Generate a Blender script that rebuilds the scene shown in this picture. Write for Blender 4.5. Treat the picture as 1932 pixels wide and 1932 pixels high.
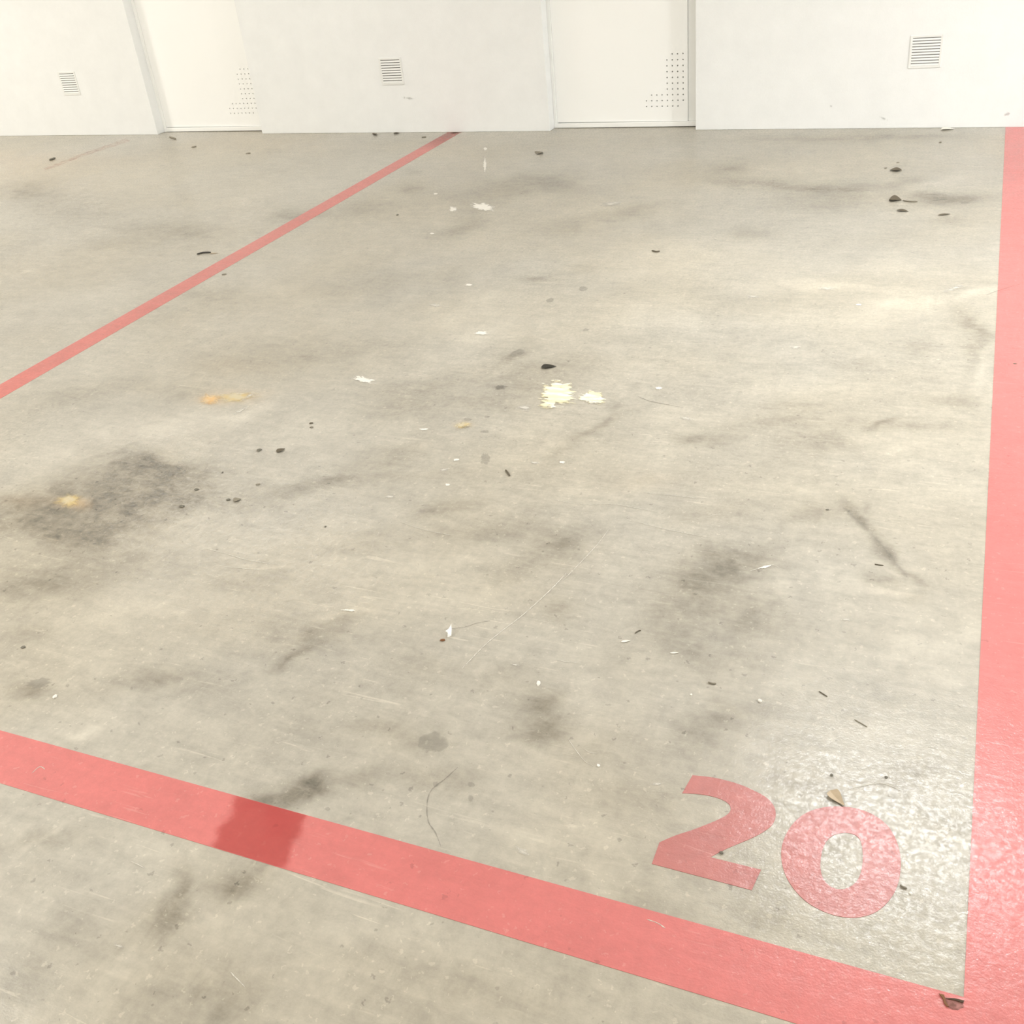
import bpy, bmesh, math, random
import numpy as np
from mathutils import Vector, Matrix
random.seed(7)
S = bpy.context.scene
for o in list(bpy.data.objects): bpy.data.objects.remove(o)

# ------------------------------------------------------------------ camera
F, CX, H = 1950.0, 966.0, 1.5            # focal length in px of the 1932 px frame, centre, eye height
ROT = np.array([[0.92142472, 0.37704782, -0.09386916],
                [0.12717969, -0.5209376, -0.84406714],
                [-0.36715365, 0.76580608, -0.52795761]])   # columns: world X, Y, Z seen by the lens (right, down, forward)
cam = bpy.data.cameras.new('camera'); cam.sensor_width = 36; cam.lens = F / 1932 * 36
cam.clip_start = .02; cam.clip_end = 100
co = bpy.data.objects.new('camera', cam); S.collection.objects.link(co)
r = ROT
co.matrix_world = Matrix(((r[0,0], -r[1,0], -r[2,0], 0), (r[0,1], -r[1,1], -r[2,1], 0), (r[0,2], -r[1,2], -r[2,2], H), (0,0,0,1)))
S.camera = co

# ------------------------------------------------------------------ world, lights, exposure
w = bpy.data.worlds.new('world'); S.world = w; w.use_nodes = True
w.node_tree.nodes['Background'].inputs[0].default_value = (.9, .93, 1, 1)
w.node_tree.nodes['Background'].inputs[1].default_value = .3
vs = S.view_settings; vs.view_transform = 'Standard'; vs.look = 'None'; vs.gamma = 1; vs.use_curve_mapping = False
S.display_settings.display_device = 'sRGB'
vs.exposure = 1.2
CEIL = 2.62
LAMPS = [  # x, y, tube length along, watts, colour
    (0.10, 3.62, 1.15, 25, (.975, .99, 1)),
    (-8.30, 4.00, 1.15, 50, (1, .965, .90)),
    (-3.6, -1.6, 1.15, 58, (1, .975, .92)),  # unseen fill, added in place of ambient light
    (2.6, -2.2, 1.15, 26, (1, .98, .95)),  # another unseen fill lamp added behind the camera
    (4.3, 3.6, 1.15, 130, (.985, .99, 1)),  # unseen lamp added to brighten the right side
    (-9.5, -3.0, 1.15, 80, (1, .965, .90)),  # unseen fill added far behind on the left
    (-4.1, 1.1, 1.15, 24, (1, .975, .93)),  # added fill for the left floor, not a known fitting
    (-4.7, 5.1, 2.8, 11.5, (1, .985, .95)),  # broad soft panel added to lift the middle wall and far floor
]
WY = 6.61        # the wall face; the floor is z = 0
DY = 6.705       # door faces in their recesses

def at(u, v):    # the floor point seen at a pixel of the photograph
    d = ROT.T @ np.array([u - CX, v - CX, F]); t = -H / d[2]
    return np.array([d[0]*t, d[1]*t])
def at_wall(u, v, y=WY):
    d = ROT.T @ np.array([u - CX, v - CX, F]); t = y / d[1]
    return np.array([d[0]*t, d[2]*t + H])

# ------------------------------------------------------------------ helpers
def link(o, parent=None):
    S.collection.objects.link(o)
    if parent: o.parent = parent
    return o
def obj(name, me, mat, parent=None, loc=(0,0,0), rotz=0):
    if isinstance(me, bmesh.types.BMesh):
        m = bpy.data.meshes.new(name); me.to_mesh(m); me.free(); me = m
    if mat and not me.materials: me.materials.append(mat)
    o = bpy.data.objects.new(name, me); o.location = loc; o.rotation_euler = (0,0,rotz)
    return link(o, parent)
def empty(name, loc, parent=None, rotz=0):
    o = bpy.data.objects.new(name, None); o.location = loc; o.rotation_euler = (0,0,rotz); o.empty_display_size = .05
    return link(o, parent)
def tag(o, label=None, cat=None, group=None, kind=None):
    if label: o['label'] = label
    if cat: o['category'] = cat
    if group: o['group'] = group
    if kind: o['kind'] = kind
    return o
def box(bm, x0, x1, y0, y1, z0, z1, bev=0):
    vs_ = [bm.verts.new(p) for p in ((x0,y0,z0),(x1,y0,z0),(x1,y1,z0),(x0,y1,z0),(x0,y0,z1),(x1,y0,z1),(x1,y1,z1),(x0,y1,z1))]
    fs = [bm.faces.new([vs_[i] for i in f]) for f in ((3,2,1,0),(4,5,6,7),(0,1,5,4),(1,2,6,5),(2,3,7,6),(3,0,4,7))]
    if bev:
        es = set(e for f in fs for e in f.edges)
        bmesh.ops.bevel(bm, geom=list(es), offset=bev, segments=2, affect='EDGES', profile=.5)
def bxm(x0, x1, y0, y1, z0, z1, bev=0):
    bm = bmesh.new(); box(bm, x0, x1, y0, y1, z0, z1, bev); return bm
def prism(pts, z0, z1):
    """flat outline with a thickness; pts = world xy, counter-clockwise or not"""
    bm = bmesh.new()
    a = [bm.verts.new((p[0], p[1], z1)) for p in pts]; b = [bm.verts.new((p[0], p[1], z0)) for p in pts]
    n = len(pts)
    f = bm.faces.new(a); bmesh.ops.triangulate(bm, faces=[f])
    for i in range(n):
        bm.faces.new((a[i], b[i], b[(i+1) % n], a[(i+1) % n]))
    bmesh.ops.recalc_face_normals(bm, faces=bm.faces)
    return bm

# ------------------------------------------------------------------ materials
class NT:
    def __init__(s, name):
        s.m = bpy.data.materials.new(name); s.m.use_nodes = True; s.t = s.m.node_tree
        s.b = s.t.nodes['Principled BSDF']; s.out = s.t.nodes['Material Output']
    def n(s, kind, **kw):
        nd = s.t.nodes.new(kind)
        for k, v in kw.items(): setattr(nd, k, v)
        return nd
    def l(s, a, b): s.t.links.new(a, b)
    def val(s, sock, v):
        if hasattr(v, 'is_output') or isinstance(v, bpy.types.NodeSocket): s.l(v, sock)
        else: sock.default_value = v
    def math(s, op, a, b=0.0, c=None, clamp=False):
        nd = s.n('ShaderNodeMath', operation=op); nd.use_clamp = clamp
        s.val(nd.inputs[0], a); s.val(nd.inputs[1], b)
        if c is not None: s.val(nd.inputs[2], c)
        return nd.outputs[0]
    def rng(s, v, a, b, c=0.0, d=1.0, smooth=True):
        nd = s.n('ShaderNodeMapRange'); nd.interpolation_type = 'SMOOTHSTEP' if smooth else 'LINEAR'
        s.val(nd.inputs[0], v)
        for i, x in enumerate((a, b, c, d)): nd.inputs[i+1].default_value = x
        return nd.outputs[0]
    def mix(s, f, a, b, mode='MIX'):
        nd = s.n('ShaderNodeMix', data_type='RGBA', blend_type=mode)
        s.val(nd.inputs[0], f)
        for i, x in ((6, a), (7, b)):
            if isinstance(x, tuple): x = (*x[:3], 1)
            s.val(nd.inputs[i], x)
        return nd.outputs[2]
    def pos(s, scale=(1,1,1), rot=0.0, loc=(0,0,0)):
        g = s.n('ShaderNodeNewGeometry'); mp = s.n('ShaderNodeMapping')
        mp.inputs['Scale'].default_value = scale; mp.inputs['Rotation'].default_value = (0,0,rot); mp.inputs['Location'].default_value = loc
        s.l(g.outputs['Position'], mp.inputs[0]); return mp.outputs[0]
    def noise(s, sc, det=4, rough=.6, vec=None, dist=0.0):
        nd = s.n('ShaderNodeTexNoise'); nd.inputs['Scale'].default_value = sc; nd.inputs['Detail'].default_value = det
        nd.inputs['Roughness'].default_value = rough; nd.inputs['Distortion'].default_value = dist
        s.l(vec if vec is not None else s.pos(), nd.inputs['Vector']); return nd.outputs['Fac']

def ground_nodes(t):
    """mottling, scuffs and relief that concrete and the paint on it share"""
    cloud = t.noise(1.5, 5, .58, t.pos((1,1,1), .5), .3)
    mid = t.noise(6.5, 6, .62, t.pos((1,.8,1), -.5), .4)
    fine = t.noise(38, 6, .68)
    grain = t.noise(260, 3, .6)
    brush = t.noise(14, 5, .65, t.pos((.45, 2.2, 1), .75), .6)      # trowel and tyre strokes
    brush2 = t.noise(22, 4, .65, t.pos((2.4, .4, 1), .35), .4)
    v = t.math('MULTIPLY_ADD', t.math('SUBTRACT', cloud, .5), .34, 1.0)
    v = t.math('MULTIPLY_ADD', t.math('SUBTRACT', mid, .5), .34, v)
    v = t.math('MULTIPLY_ADD', t.math('SUBTRACT', fine, .5), .36, v)
    v = t.math('MULTIPLY_ADD', t.math('SUBTRACT', grain, .5), .12, v)
    v = t.math('MULTIPLY_ADD', t.math('SUBTRACT', brush, .5), .42, v)
    v = t.math('MULTIPLY_ADD', t.math('SUBTRACT', t.noise(17, 5, .7, t.pos((1,1.2,1), .6, (3,3,0)), .8), .5), .46, v)
    v = t.math('MULTIPLY_ADD', t.math('SUBTRACT', brush2, .5), .16, v)
    # pale hairline scuffs and flecks
    sc1 = t.noise(30, 3, .5, t.pos((.16, 3.0, 1), .95), 1.0)
    sc2 = t.noise(26, 3, .5, t.pos((.2, 3.2, 1), -.55), .9)
    area = t.rng(t.noise(4.2, 3, .5, t.pos((1,1,1), 0, (4,7,0))), .44, .62)
    h1 = t.rng(sc1, .655, .72); h2 = t.rng(sc2, .66, .73)
    scuff = t.math('MULTIPLY', t.math('MAXIMUM', h1, h2), area)
    fl = t.rng(t.noise(75, 2, .4, t.pos((1,1,1), 0, (3,1,0))), .67, .73)
    fleck = t.math('MULTIPLY', fl, t.rng(t.noise(3.0, 2, .5, t.pos((1,1,1), 0, (9,2,0))), .42, .62))
    pits = t.math('MULTIPLY', t.rng(t.noise(58, 2, .4, t.pos((1,1,1), 0, (13,5,0))), .72, .77), .8)
    def dots(scale, rad, keep, loc):
        warp = t.n('ShaderNodeVectorMath', operation='MULTIPLY_ADD')
        nz = t.n('ShaderNodeTexNoise'); nz.inputs['Scale'].default_value = 120; t.l(t.pos(), nz.inputs['Vector'])
        t.l(nz.outputs['Color'], warp.inputs[0]); warp.inputs[1].default_value = (.022, .022, 0); t.l(t.pos((1,1,0), 0, loc), warp.inputs[2])
        vo = t.n('ShaderNodeTexVoronoi'); vo.voronoi_dimensions = '2D'; vo.inputs['Scale'].default_value = scale; t.l(warp.outputs[0], vo.inputs['Vector'])
        sp = t.n('ShaderNodeSeparateColor'); t.l(vo.outputs['Color'], sp.inputs[0])
        r_ = t.math('MULTIPLY', sp.outputs[1], rad)
        return t.math('MULTIPLY', t.rng(t.math('SUBTRACT', vo.outputs['Distance'], r_), .0, .05, 1.0, 0.0), t.math('GREATER_THAN', sp.outputs[0], keep))
    fleck = t.math('MAXIMUM', fleck, dots(30, .10, .60, (0,0,0)))
    fleck = t.math('MAXIMUM', fleck, dots(55, .10, .75, (3,1,0)))
    pits = t.math('MAXIMUM', pits, dots(24, .08, .80, (7,2,0)))
    ht = t.math('MULTIPLY_ADD', fine, .0009, t.math('MULTIPLY', grain, .0003))
    ht = t.math('MULTIPLY_ADD', brush, .0006, ht)
    ht = t.math('MULTIPLY_ADD', mid, .0018, ht)
    return v, t.math('MAXIMUM', scuff, t.math('MULTIPLY', fleck, .8)), pits, ht, cloud, mid

def concrete_colour(t, v, scuff, pits, cloud):
    warm = t.noise(.9, 3, .5, t.pos((1,1,1), 0, (2,8,0)))
    base = t.mix(t.rng(warm, .35, .65), CON_A, CON_B)
    at_ = t.n('ShaderNodeAttribute'); at_.attribute_name = 'wear'
    sep = t.n('ShaderNodeSeparateColor'); t.l(at_.outputs['Color'], sep.inputs[0])
    mot = t.math('MULTIPLY_ADD', t.math('SUBTRACT', t.noise(9, 6, .7, None, .5), .5), 1.5, 1.0)
    mot2 = t.math('MULTIPLY_ADD', t.math('SUBTRACT', t.noise(24, 5, .7, t.pos((.7,1.3,1), .5), .6), .5), 1.6, 1.0)
    dark = t.math('MULTIPLY', t.math('MULTIPLY', sep.outputs[0], mot), mot2)
    light = t.math('MULTIPLY', sep.outputs[1], mot)
    v = t.math('MULTIPLY_ADD', dark, -.42, v)
    v = t.math('MULTIPLY_ADD', light, .26, v)
    v = t.math('MULTIPLY_ADD', scuff, .26, v)
    v = t.math('MULTIPLY_ADD', pits, -.28, v)
    comb = t.n('ShaderNodeCombineColor'); [t.l(v, comb.inputs[i]) for i in range(3)]
    col = t.mix(1.0, base, comb.outputs[0], 'MULTIPLY')
    col = t.mix(t.math('MULTIPLY', dark, .8, clamp=True), col, t.mix(1.0, col, (1.0, .965, .90), 'MULTIPLY'))
    # ochre spill: the third channel
    col = t.mix(t.math('MULTIPLY', sep.outputs[2], .9, clamp=True), col, (.62, .40, .19))
    return col
CON_A, CON_B = (.428, .392, .318), (.430, .404, .346)

def mat_concrete(name='concrete_floor'):
    t = NT(name); v, sc, pits, ht, cloud, mid = ground_nodes(t)
    t.l(concrete_colour(t, v, sc, pits, cloud), t.b.inputs['Base Color'])
    t.l(t.rng(mid, .3, .7, .50, .62, False), t.b.inputs['Roughness'])
    t.b.inputs['Specular IOR Level'].default_value = .5
    t.l(t.rng(t.noise(90, 5, .7), .42, .6, .15, .8), t.b.inputs['Coat Weight']); t.b.inputs['Coat Roughness'].default_value = .14
    bp = t.n('ShaderNodeBump'); bp.inputs['Strength'].default_value = .8; bp.inputs['Distance'].default_value = 1.0
    t.l(ht, bp.inputs['Height']); t.l(bp.outputs[0], t.b.inputs['Normal']); t.l(bp.outputs[0], t.b.inputs['Coat Normal'])
    return t.m

def mat_paint(name, col, fade=0.0, fade_y=None, alpha=1.0, dark=(0,0,0), edge_axis=None, rough=(.45,.6)):
    """road paint over the same relief; fade rubs it away to the concrete beneath"""
    t = NT(name); v, sc, pits, ht, cloud, mid = ground_nodes(t)
    v2 = t.math('MULTIPLY_ADD', t.math('SUBTRACT', v, 1.0), .55, 1.0)
    v2 = t.math('MULTIPLY_ADD', pits, -.2, v2)
    comb = t.n('ShaderNodeCombineColor'); [t.l(v2, comb.inputs[i]) for i in range(3)]
    c = t.mix(1.0, col, comb.outputs[0], 'MULTIPLY')
    c = t.mix(t.math('MULTIPLY', sc, .24, clamp=True), c, (.75,.46,.40))
    t.l(c, t.b.inputs['Base Color'])
    t.l(t.rng(mid, .3, .7, rough[0], rough[1], False), t.b.inputs['Roughness'])
    t.b.inputs['Specular IOR Level'].default_value = .5
    t.l(t.rng(t.noise(90, 5, .7), .42, .6, .25, .75), t.b.inputs['Coat Weight']); t.b.inputs['Coat Roughness'].default_value = .16
    bp = t.n('ShaderNodeBump'); bp.inputs['Strength'].default_value = .8; bp.inputs['Distance'].default_value = 1.0
    t.l(ht, bp.inputs['Height']); t.l(bp.outputs[0], t.b.inputs['Normal']); t.l(bp.outputs[0], t.b.inputs['Coat Normal'])
    wear = t.noise(28, 5, .7, None, .5)
    a = None
    if fade_y:
        g = t.n('ShaderNodeNewGeometry'); sp = t.n('ShaderNodeSeparateXYZ'); t.l(g.outputs['Position'], sp.inputs[0])
        fy = t.rng(sp.outputs[1], fade_y[0], fade_y[1], 0.0, fade_y[2], False)
        base = t.math('ADD', fy, fade)
        a = t.math('SUBTRACT', 1.0, t.math('MULTIPLY', base, t.rng(wear, .3, .6, .7, 1.3)), clamp=True)
    elif fade:
        a = t.math('SUBTRACT', 1.0, t.math('MULTIPLY', fade, t.rng(wear, .3, .6, .7, 1.3)), clamp=True)
    if a is not None: t.l(a, t.b.inputs['Alpha'])
    return t.m

def mat_film(name, col, col2=None, lo=.25, hi=.75, scale=40, stretch=(1,1,1), rot=0, amax=1.0, rough=.6, bump=.0, amp=1.6):
    """thin irregular deposit: attribute 'core' is 1 in the middle and 0 on the rim, noise eats the rim away"""
    t = NT(name)
    a_ = t.n('ShaderNodeAttribute'); a_.attribute_name = 'core'
    nz = t.noise(scale, 5, .65, t.pos(stretch, rot), .4)
    k = t.math('MULTIPLY_ADD', t.math('SUBTRACT', nz, .5), amp, a_.outputs['Fac'])
    al = t.math('MULTIPLY', t.rng(k, lo, hi), amax)
    c = t.mix(t.rng(t.noise(scale*.8, 4, .6, t.pos(stretch, rot, (5,3,1))), .42, .6), col, col2 or col)
    t.l(c, t.b.inputs['Base Color']); t.l(al, t.b.inputs['Alpha'])
    t.b.inputs['Roughness'].default_value = rough
    if bump:
        bp = t.n('ShaderNodeBump'); bp.inputs['Strength'].default_value = 1; bp.inputs['Distance'].default_value = bump
        t.l(nz, bp.inputs['Height']); t.l(bp.outputs[0], t.b.inputs['Normal'])
    return t.m

def mat_wall(name, col, rough=.6, bump=.0012, var=.05, sc=9):
    t = NT(name)
    a = t.noise(sc, 5, .6); b = t.noise(140, 3, .6)
    v = t.math('MULTIPLY_ADD', t.math('SUBTRACT', a, .5), var*2, 1.0)
    v = t.math('MULTIPLY_ADD', t.math('SUBTRACT', b, .5), var*.5, v)
    comb = t.n('ShaderNodeCombineColor'); [t.l(v, comb.inputs[i]) for i in range(3)]
    t.l(t.mix(1.0, col, comb.outputs[0], 'MULTIPLY'), t.b.inputs['Base Color'])
    t.b.inputs['Roughness'].default_value = rough
    bp = t.n('ShaderNodeBump'); bp.inputs['Strength'].default_value = .5; bp.inputs['Distance'].default_value = bump
    t.l(t.math('ADD', a, b), bp.inputs['Height']); t.l(bp.outputs[0], t.b.inputs['Normal'])
    return t.m
def mat_plain(name, col, rough=.6, var=.15, sc=60, metal=0, trans=0):
    t = NT(name)
    v = t.math('MULTIPLY_ADD', t.math('SUBTRACT', t.noise(sc, 4, .6), .5), var*2, 1.0)
    comb = t.n('ShaderNodeCombineColor'); [t.l(v, comb.inputs[i]) for i in range(3)]
    t.l(t.mix(1.0, col, comb.outputs[0], 'MULTIPLY'), t.b.inputs['Base Color'])
    t.b.inputs['Roughness'].default_value = rough; t.b.inputs['Metallic'].default_value = metal
    return t.m

RED = (.60, .170, .160)
M = dict(
    conc=mat_concrete(),
    red=mat_paint('red_line_paint', RED),
    red_digit=mat_paint('red_number_paint', (.47, .165, .15)),
    red_far=mat_paint('worn_red_line_paint', (.64, .185, .16), fade=.10, fade_y=(6.15, 6.62, .5)),
    red_ghost=mat_paint('rubbed_out_red_paint', (.55, .25, .19), fade=.76),
    red_over=mat_paint('second_coat_red_paint', (.50, .085, .078)),
    wall=mat_wall('white_painted_wall', (.865, .872, .86)),
    door=mat_wall('white_enamel_door', (.97, .97, .945), .35, .0004, .01),
    frame=mat_wall('white_enamel_frame', (.94, .94, .91), .4, .0004, .01),
    ceil=mat_wall('painted_concrete_ceiling', (.80, .79, .76), .8, .003, .1, 3),
    grille=mat_plain('white_grille_plastic', (.84, .84, .81), .45, .03),
    slot=mat_plain('slot_shade', (.16, .155, .14), .8),
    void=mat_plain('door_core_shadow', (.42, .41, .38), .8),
    lampb=mat_plain('lamp_white_metal', (.8, .8, .8), .4, .02),
    yellow=mat_film('yellow_crust', (.84, .76, .50), (.90, .87, .74), .12, .42, 26, (.6,2.2,1), .35, 1.0, .6, .002),
    yellow2=mat_film('faint_yellow_stain', (.72, .56, .27), (.74, .66, .46), .0, .75, 22, amax=.7, amp=.8),
    orange=mat_film('orange_stain', (.78, .50, .22), (.80, .62, .38), .0, .7, 22, amax=.8, amp=.8),
    white=mat_film('white_patch', (.86, .83, .76), (.80, .77, .69), .25, .5, 60, (.7,1.6,1), .3, .95),
    pale=mat_film('pale_scuff', (.70, .67, .60), (.66, .63, .56), .3, 1.0, 48, (.6,2.2,1), .6, .8),
    oil=mat_film('dark_grey_spot', (.17, .16, .135), (.22, .20, .17), .05, .6, 60, amax=.55, rough=.35),
    grey=mat_film('grey_spot', (.24, .23, .20), (.28, .265, .23), .0, .3, 30, amax=.24, rough=.45),
    tyre=mat_film('faint_tyre_mark', (.22,.21,.18), (.27,.26,.22), .3, 1.4, 22, amax=.4),
    over=mat_film('second_coat_film', (.52,.050,.045), (.56,.08,.07), .15, .75, 9, amax=.5, rough=.45),
    scratch=mat_film('pale_scratch', (.68, .65, .57), None, .1, .9, 90, amax=.85),
    crack=mat_film('fine_crack', (.16, .15, .125), None, .2, .8, 60, amax=.42),
    scuffw=mat_film('wall_scuff', (.42, .41, .38), None, .3, .9, 50, amax=.4),
    leafd=mat_plain('black_leaf', (.030, .026, .018), .5),
    leafb=mat_plain('brown_leaf', (.12, .10, .068), .6),
    leafg=mat_plain('grey_brown_leaf', (.24, .215, .165), .7),
    leaft=mat_plain('tan_leaf', (.50, .40, .28), .6, .2, 90),
    stone=mat_plain('dark_grit', (.15, .14, .11), .7),
    stonew=mat_plain('pale_grit', (.80, .77, .70), .7),
    paper=mat_plain('white_paper', (.92, .92, .90), .7, .03),
    brownb=mat_plain('rusty_brown_crumb', (.20, .085, .03), .7),
    hole=mat_film('chipped_hollow', (.20, .075, .055), (.40, .17, .15), -.3, .15, 60, amax=.9),
    holed=mat_plain('dark_chip_edge', (.075, .045, .025), .8),
)

# ------------------------------------------------------------------ floor slab with its map of wear and painted lamp glow
def vnoise(x, y, sc, seed):
    rs = np.random.RandomState(seed); g = rs.rand(256, 256)
    X, Y = x*sc + 40, y*sc + 40
    xi, yi = np.floor(X).astype(int), np.floor(Y).astype(int); fx, fy = X-xi, Y-yi
    fx = fx*fx*(3-2*fx); fy = fy*fy*(3-2*fy); a = lambda i, j: g[(xi+i) % 256, (yi+j) % 256]
    return (a(0,0)*(1-fx)+a(1,0)*fx)*(1-fy) + (a(0,1)*(1-fx)+a(1,1)*fx)*fy
def fbm(x, y, sc, seed, o=4):
    s = 0; k = .5
    for i in range(o): s = s + k*vnoise(x, y, sc*2**i, seed+i); k *= .5
    return s/(1-.5**o)

# soft marks: photo centre, radii (px), tilt in degrees, strength
DARK = [
 (60,362,62,20,0,.75),(150,395,90,24,0,.35),(275,435,95,20,0,.42),(195,460,60,12,0,.3),(560,404,45,10,0,.75),(775,357,18,6,0,.8),(792,326,14,4,0,.5),(690,395,60,16,0,.35),
 (965,352,105,16,-8,.75),(900,395,60,14,-6,.4),(870,432,55,14,-14,.65),(1060,350,50,10,8,.5),(1070,425,65,16,-6,.6),(1180,400,60,12,-8,.4),
 (1000,528,40,6,0,.55),(1090,505,30,9,0,.35),(830,520,40,20,0,.3),
 (1385,318,38,8,-4,.7),(1420,345,95,9,4,.7),(1560,356,110,9,0,.75),(1560,380,110,18,0,.5),(1715,343,40,6,-15,.5),(1800,374,70,9,0,1.0),(1770,385,50,10,0,.5),(1790,417,40,6,0,.6),
 (1400,440,40,8,0,.5),(1700,260,160,6,0,.45),(1480,262,120,6,0,.3),(1840,610,22,30,0,.7),(1835,660,18,30,0,.4),
 (1340,826,45,8,0,.6),(1480,805,120,16,0,.4),(1560,840,60,14,0,.45),(1675,802,28,6,-25,.7),(1720,805,80,10,0,.4),(1500,770,60,12,0,.4),(1800,755,45,12,0,.5),(1610,690,60,10,0,.3),(1720,665,40,12,0,.35),
 (640,545,80,20,0,.3),(730,525,60,20,0,.25),(480,680,120,26,-8,.35),(660,665,90,18,-8,.25),
 (150,745,90,20,-6,.4),(330,742,70,16,0,.3),(60,640,70,18,0,.3),(400,560,50,14,0,.45),(370,440,60,18,0,.4),
 (800,735,90,24,-10,.45),(760,775,80,20,-10,.35),(1000,725,70,16,0,.5),(940,760,80,14,0,.4),(1050,690,80,20,0,.35),(965,672,40,10,-25,.6),
 (1140,790,40,10,-60,.4),(1110,830,60,12,-40,.35),
 (200,935,150,60,-8,.55),(130,990,120,40,-6,.5),(290,895,80,34,8,.5),(310,878,60,22,10,.95),(215,893,85,22,-8,.8),(280,920,70,20,10,.8),(60,945,100,30,-6,.6),(190,990,90,34,-8,.85),(60,990,80,26,0,.5),(250,950,70,26,0,.5),(100,1080,120,34,-6,.6),(60,1110,80,26,0,.4),(270,1060,90,26,-10,.35),
 (680,912,160,12,-4,.5),(560,925,90,14,0,.4),(470,950,80,20,0,.3),(720,880,70,14,-6,.35),(740,850,60,10,0,.35),
 (870,955,60,10,-10,.55),(900,1010,60,20,0,.35),(1020,1005,100,34,10,.5),(985,1060,60,26,-30,.4),(690,1020,80,20,-15,.35),
 (1330,970,60,18,0,.35),(1400,1060,95,34,-6,.75),(1345,1110,80,40,-10,.7),(1270,1175,70,40,0,.45),(1430,1175,60,30,0,.5),(1360,1230,70,40,0,.4),(1530,975,50,14,0,.55),
 (1605,965,24,10,35,1.0),(1632,995,22,9,50,1.0),(1668,1040,26,9,52,.95),(1700,1085,26,10,50,.85),(1655,1100,14,20,0,.5),(1690,1140,26,22,0,.5),(1640,960,14,6,40,.6),
 (1360,1335,50,34,0,.5),(1400,1350,60,40,0,.3),(1330,1400,60,40,0,.3),
 (1045,1335,28,18,-30,.9),(1010,1380,46,22,-10,.75),(1010,1330,50,30,0,.45),(1030,1160,40,30,0,.5),(960,1290,60,30,0,.35),(840,1250,60,30,0,.3),
 (590,1200,34,22,-20,.7),(560,1236,36,8,-20,.7),(640,1170,40,16,-10,.4),(560,1180,60,40,0,.3),
 (330,1280,90,30,0,.45),(250,1300,70,20,0,.35),(70,1287,34,10,-6,.9),(20,1200,40,16,0,.35),(420,1100,120,30,0,.3),
 (565,1495,30,22,10,1.0),(520,1505,50,24,8,.8),(580,1520,20,12,20,.8),(690,1385,60,20,0,.35),(770,1400,70,30,0,.4),(790,1480,60,22,0,.4),(1150,1420,80,36,0,.35),(1190,1520,80,34,0,.3),(640,1480,60,20,0,.4),
 (325,1655,22,34,0,.9),(318,1712,24,26,0,1.0),(290,1690,30,20,0,.5),(200,1745,90,30,-20,.65),(210,1760,50,26,0,.55),(370,1760,70,30,0,.45),(480,1640,50,20,0,.75),(440,1640,60,18,0,.4),(80,1600,90,26,0,.5),
 (60,1700,70,40,0,.45),(310,1860,120,30,0,.5),(420,1850,90,30,0,.4),(680,1830,120,50,0,.3),(930,1760,90,40,10,.3),(60,1880,90,50,0,.3),(900,1890,120,40,0,.3),
 (1795,1862,14,16,0,.9),(1450,1700,90,26,15,.35),(1250,1710,80,24,15,.3),(1560,1480,50,14,0,.4),(1690,1450,60,16,0,.35),(1600,1590,40,40,0,.5),(1780,1560,30,20,0,.25),
]
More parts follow.
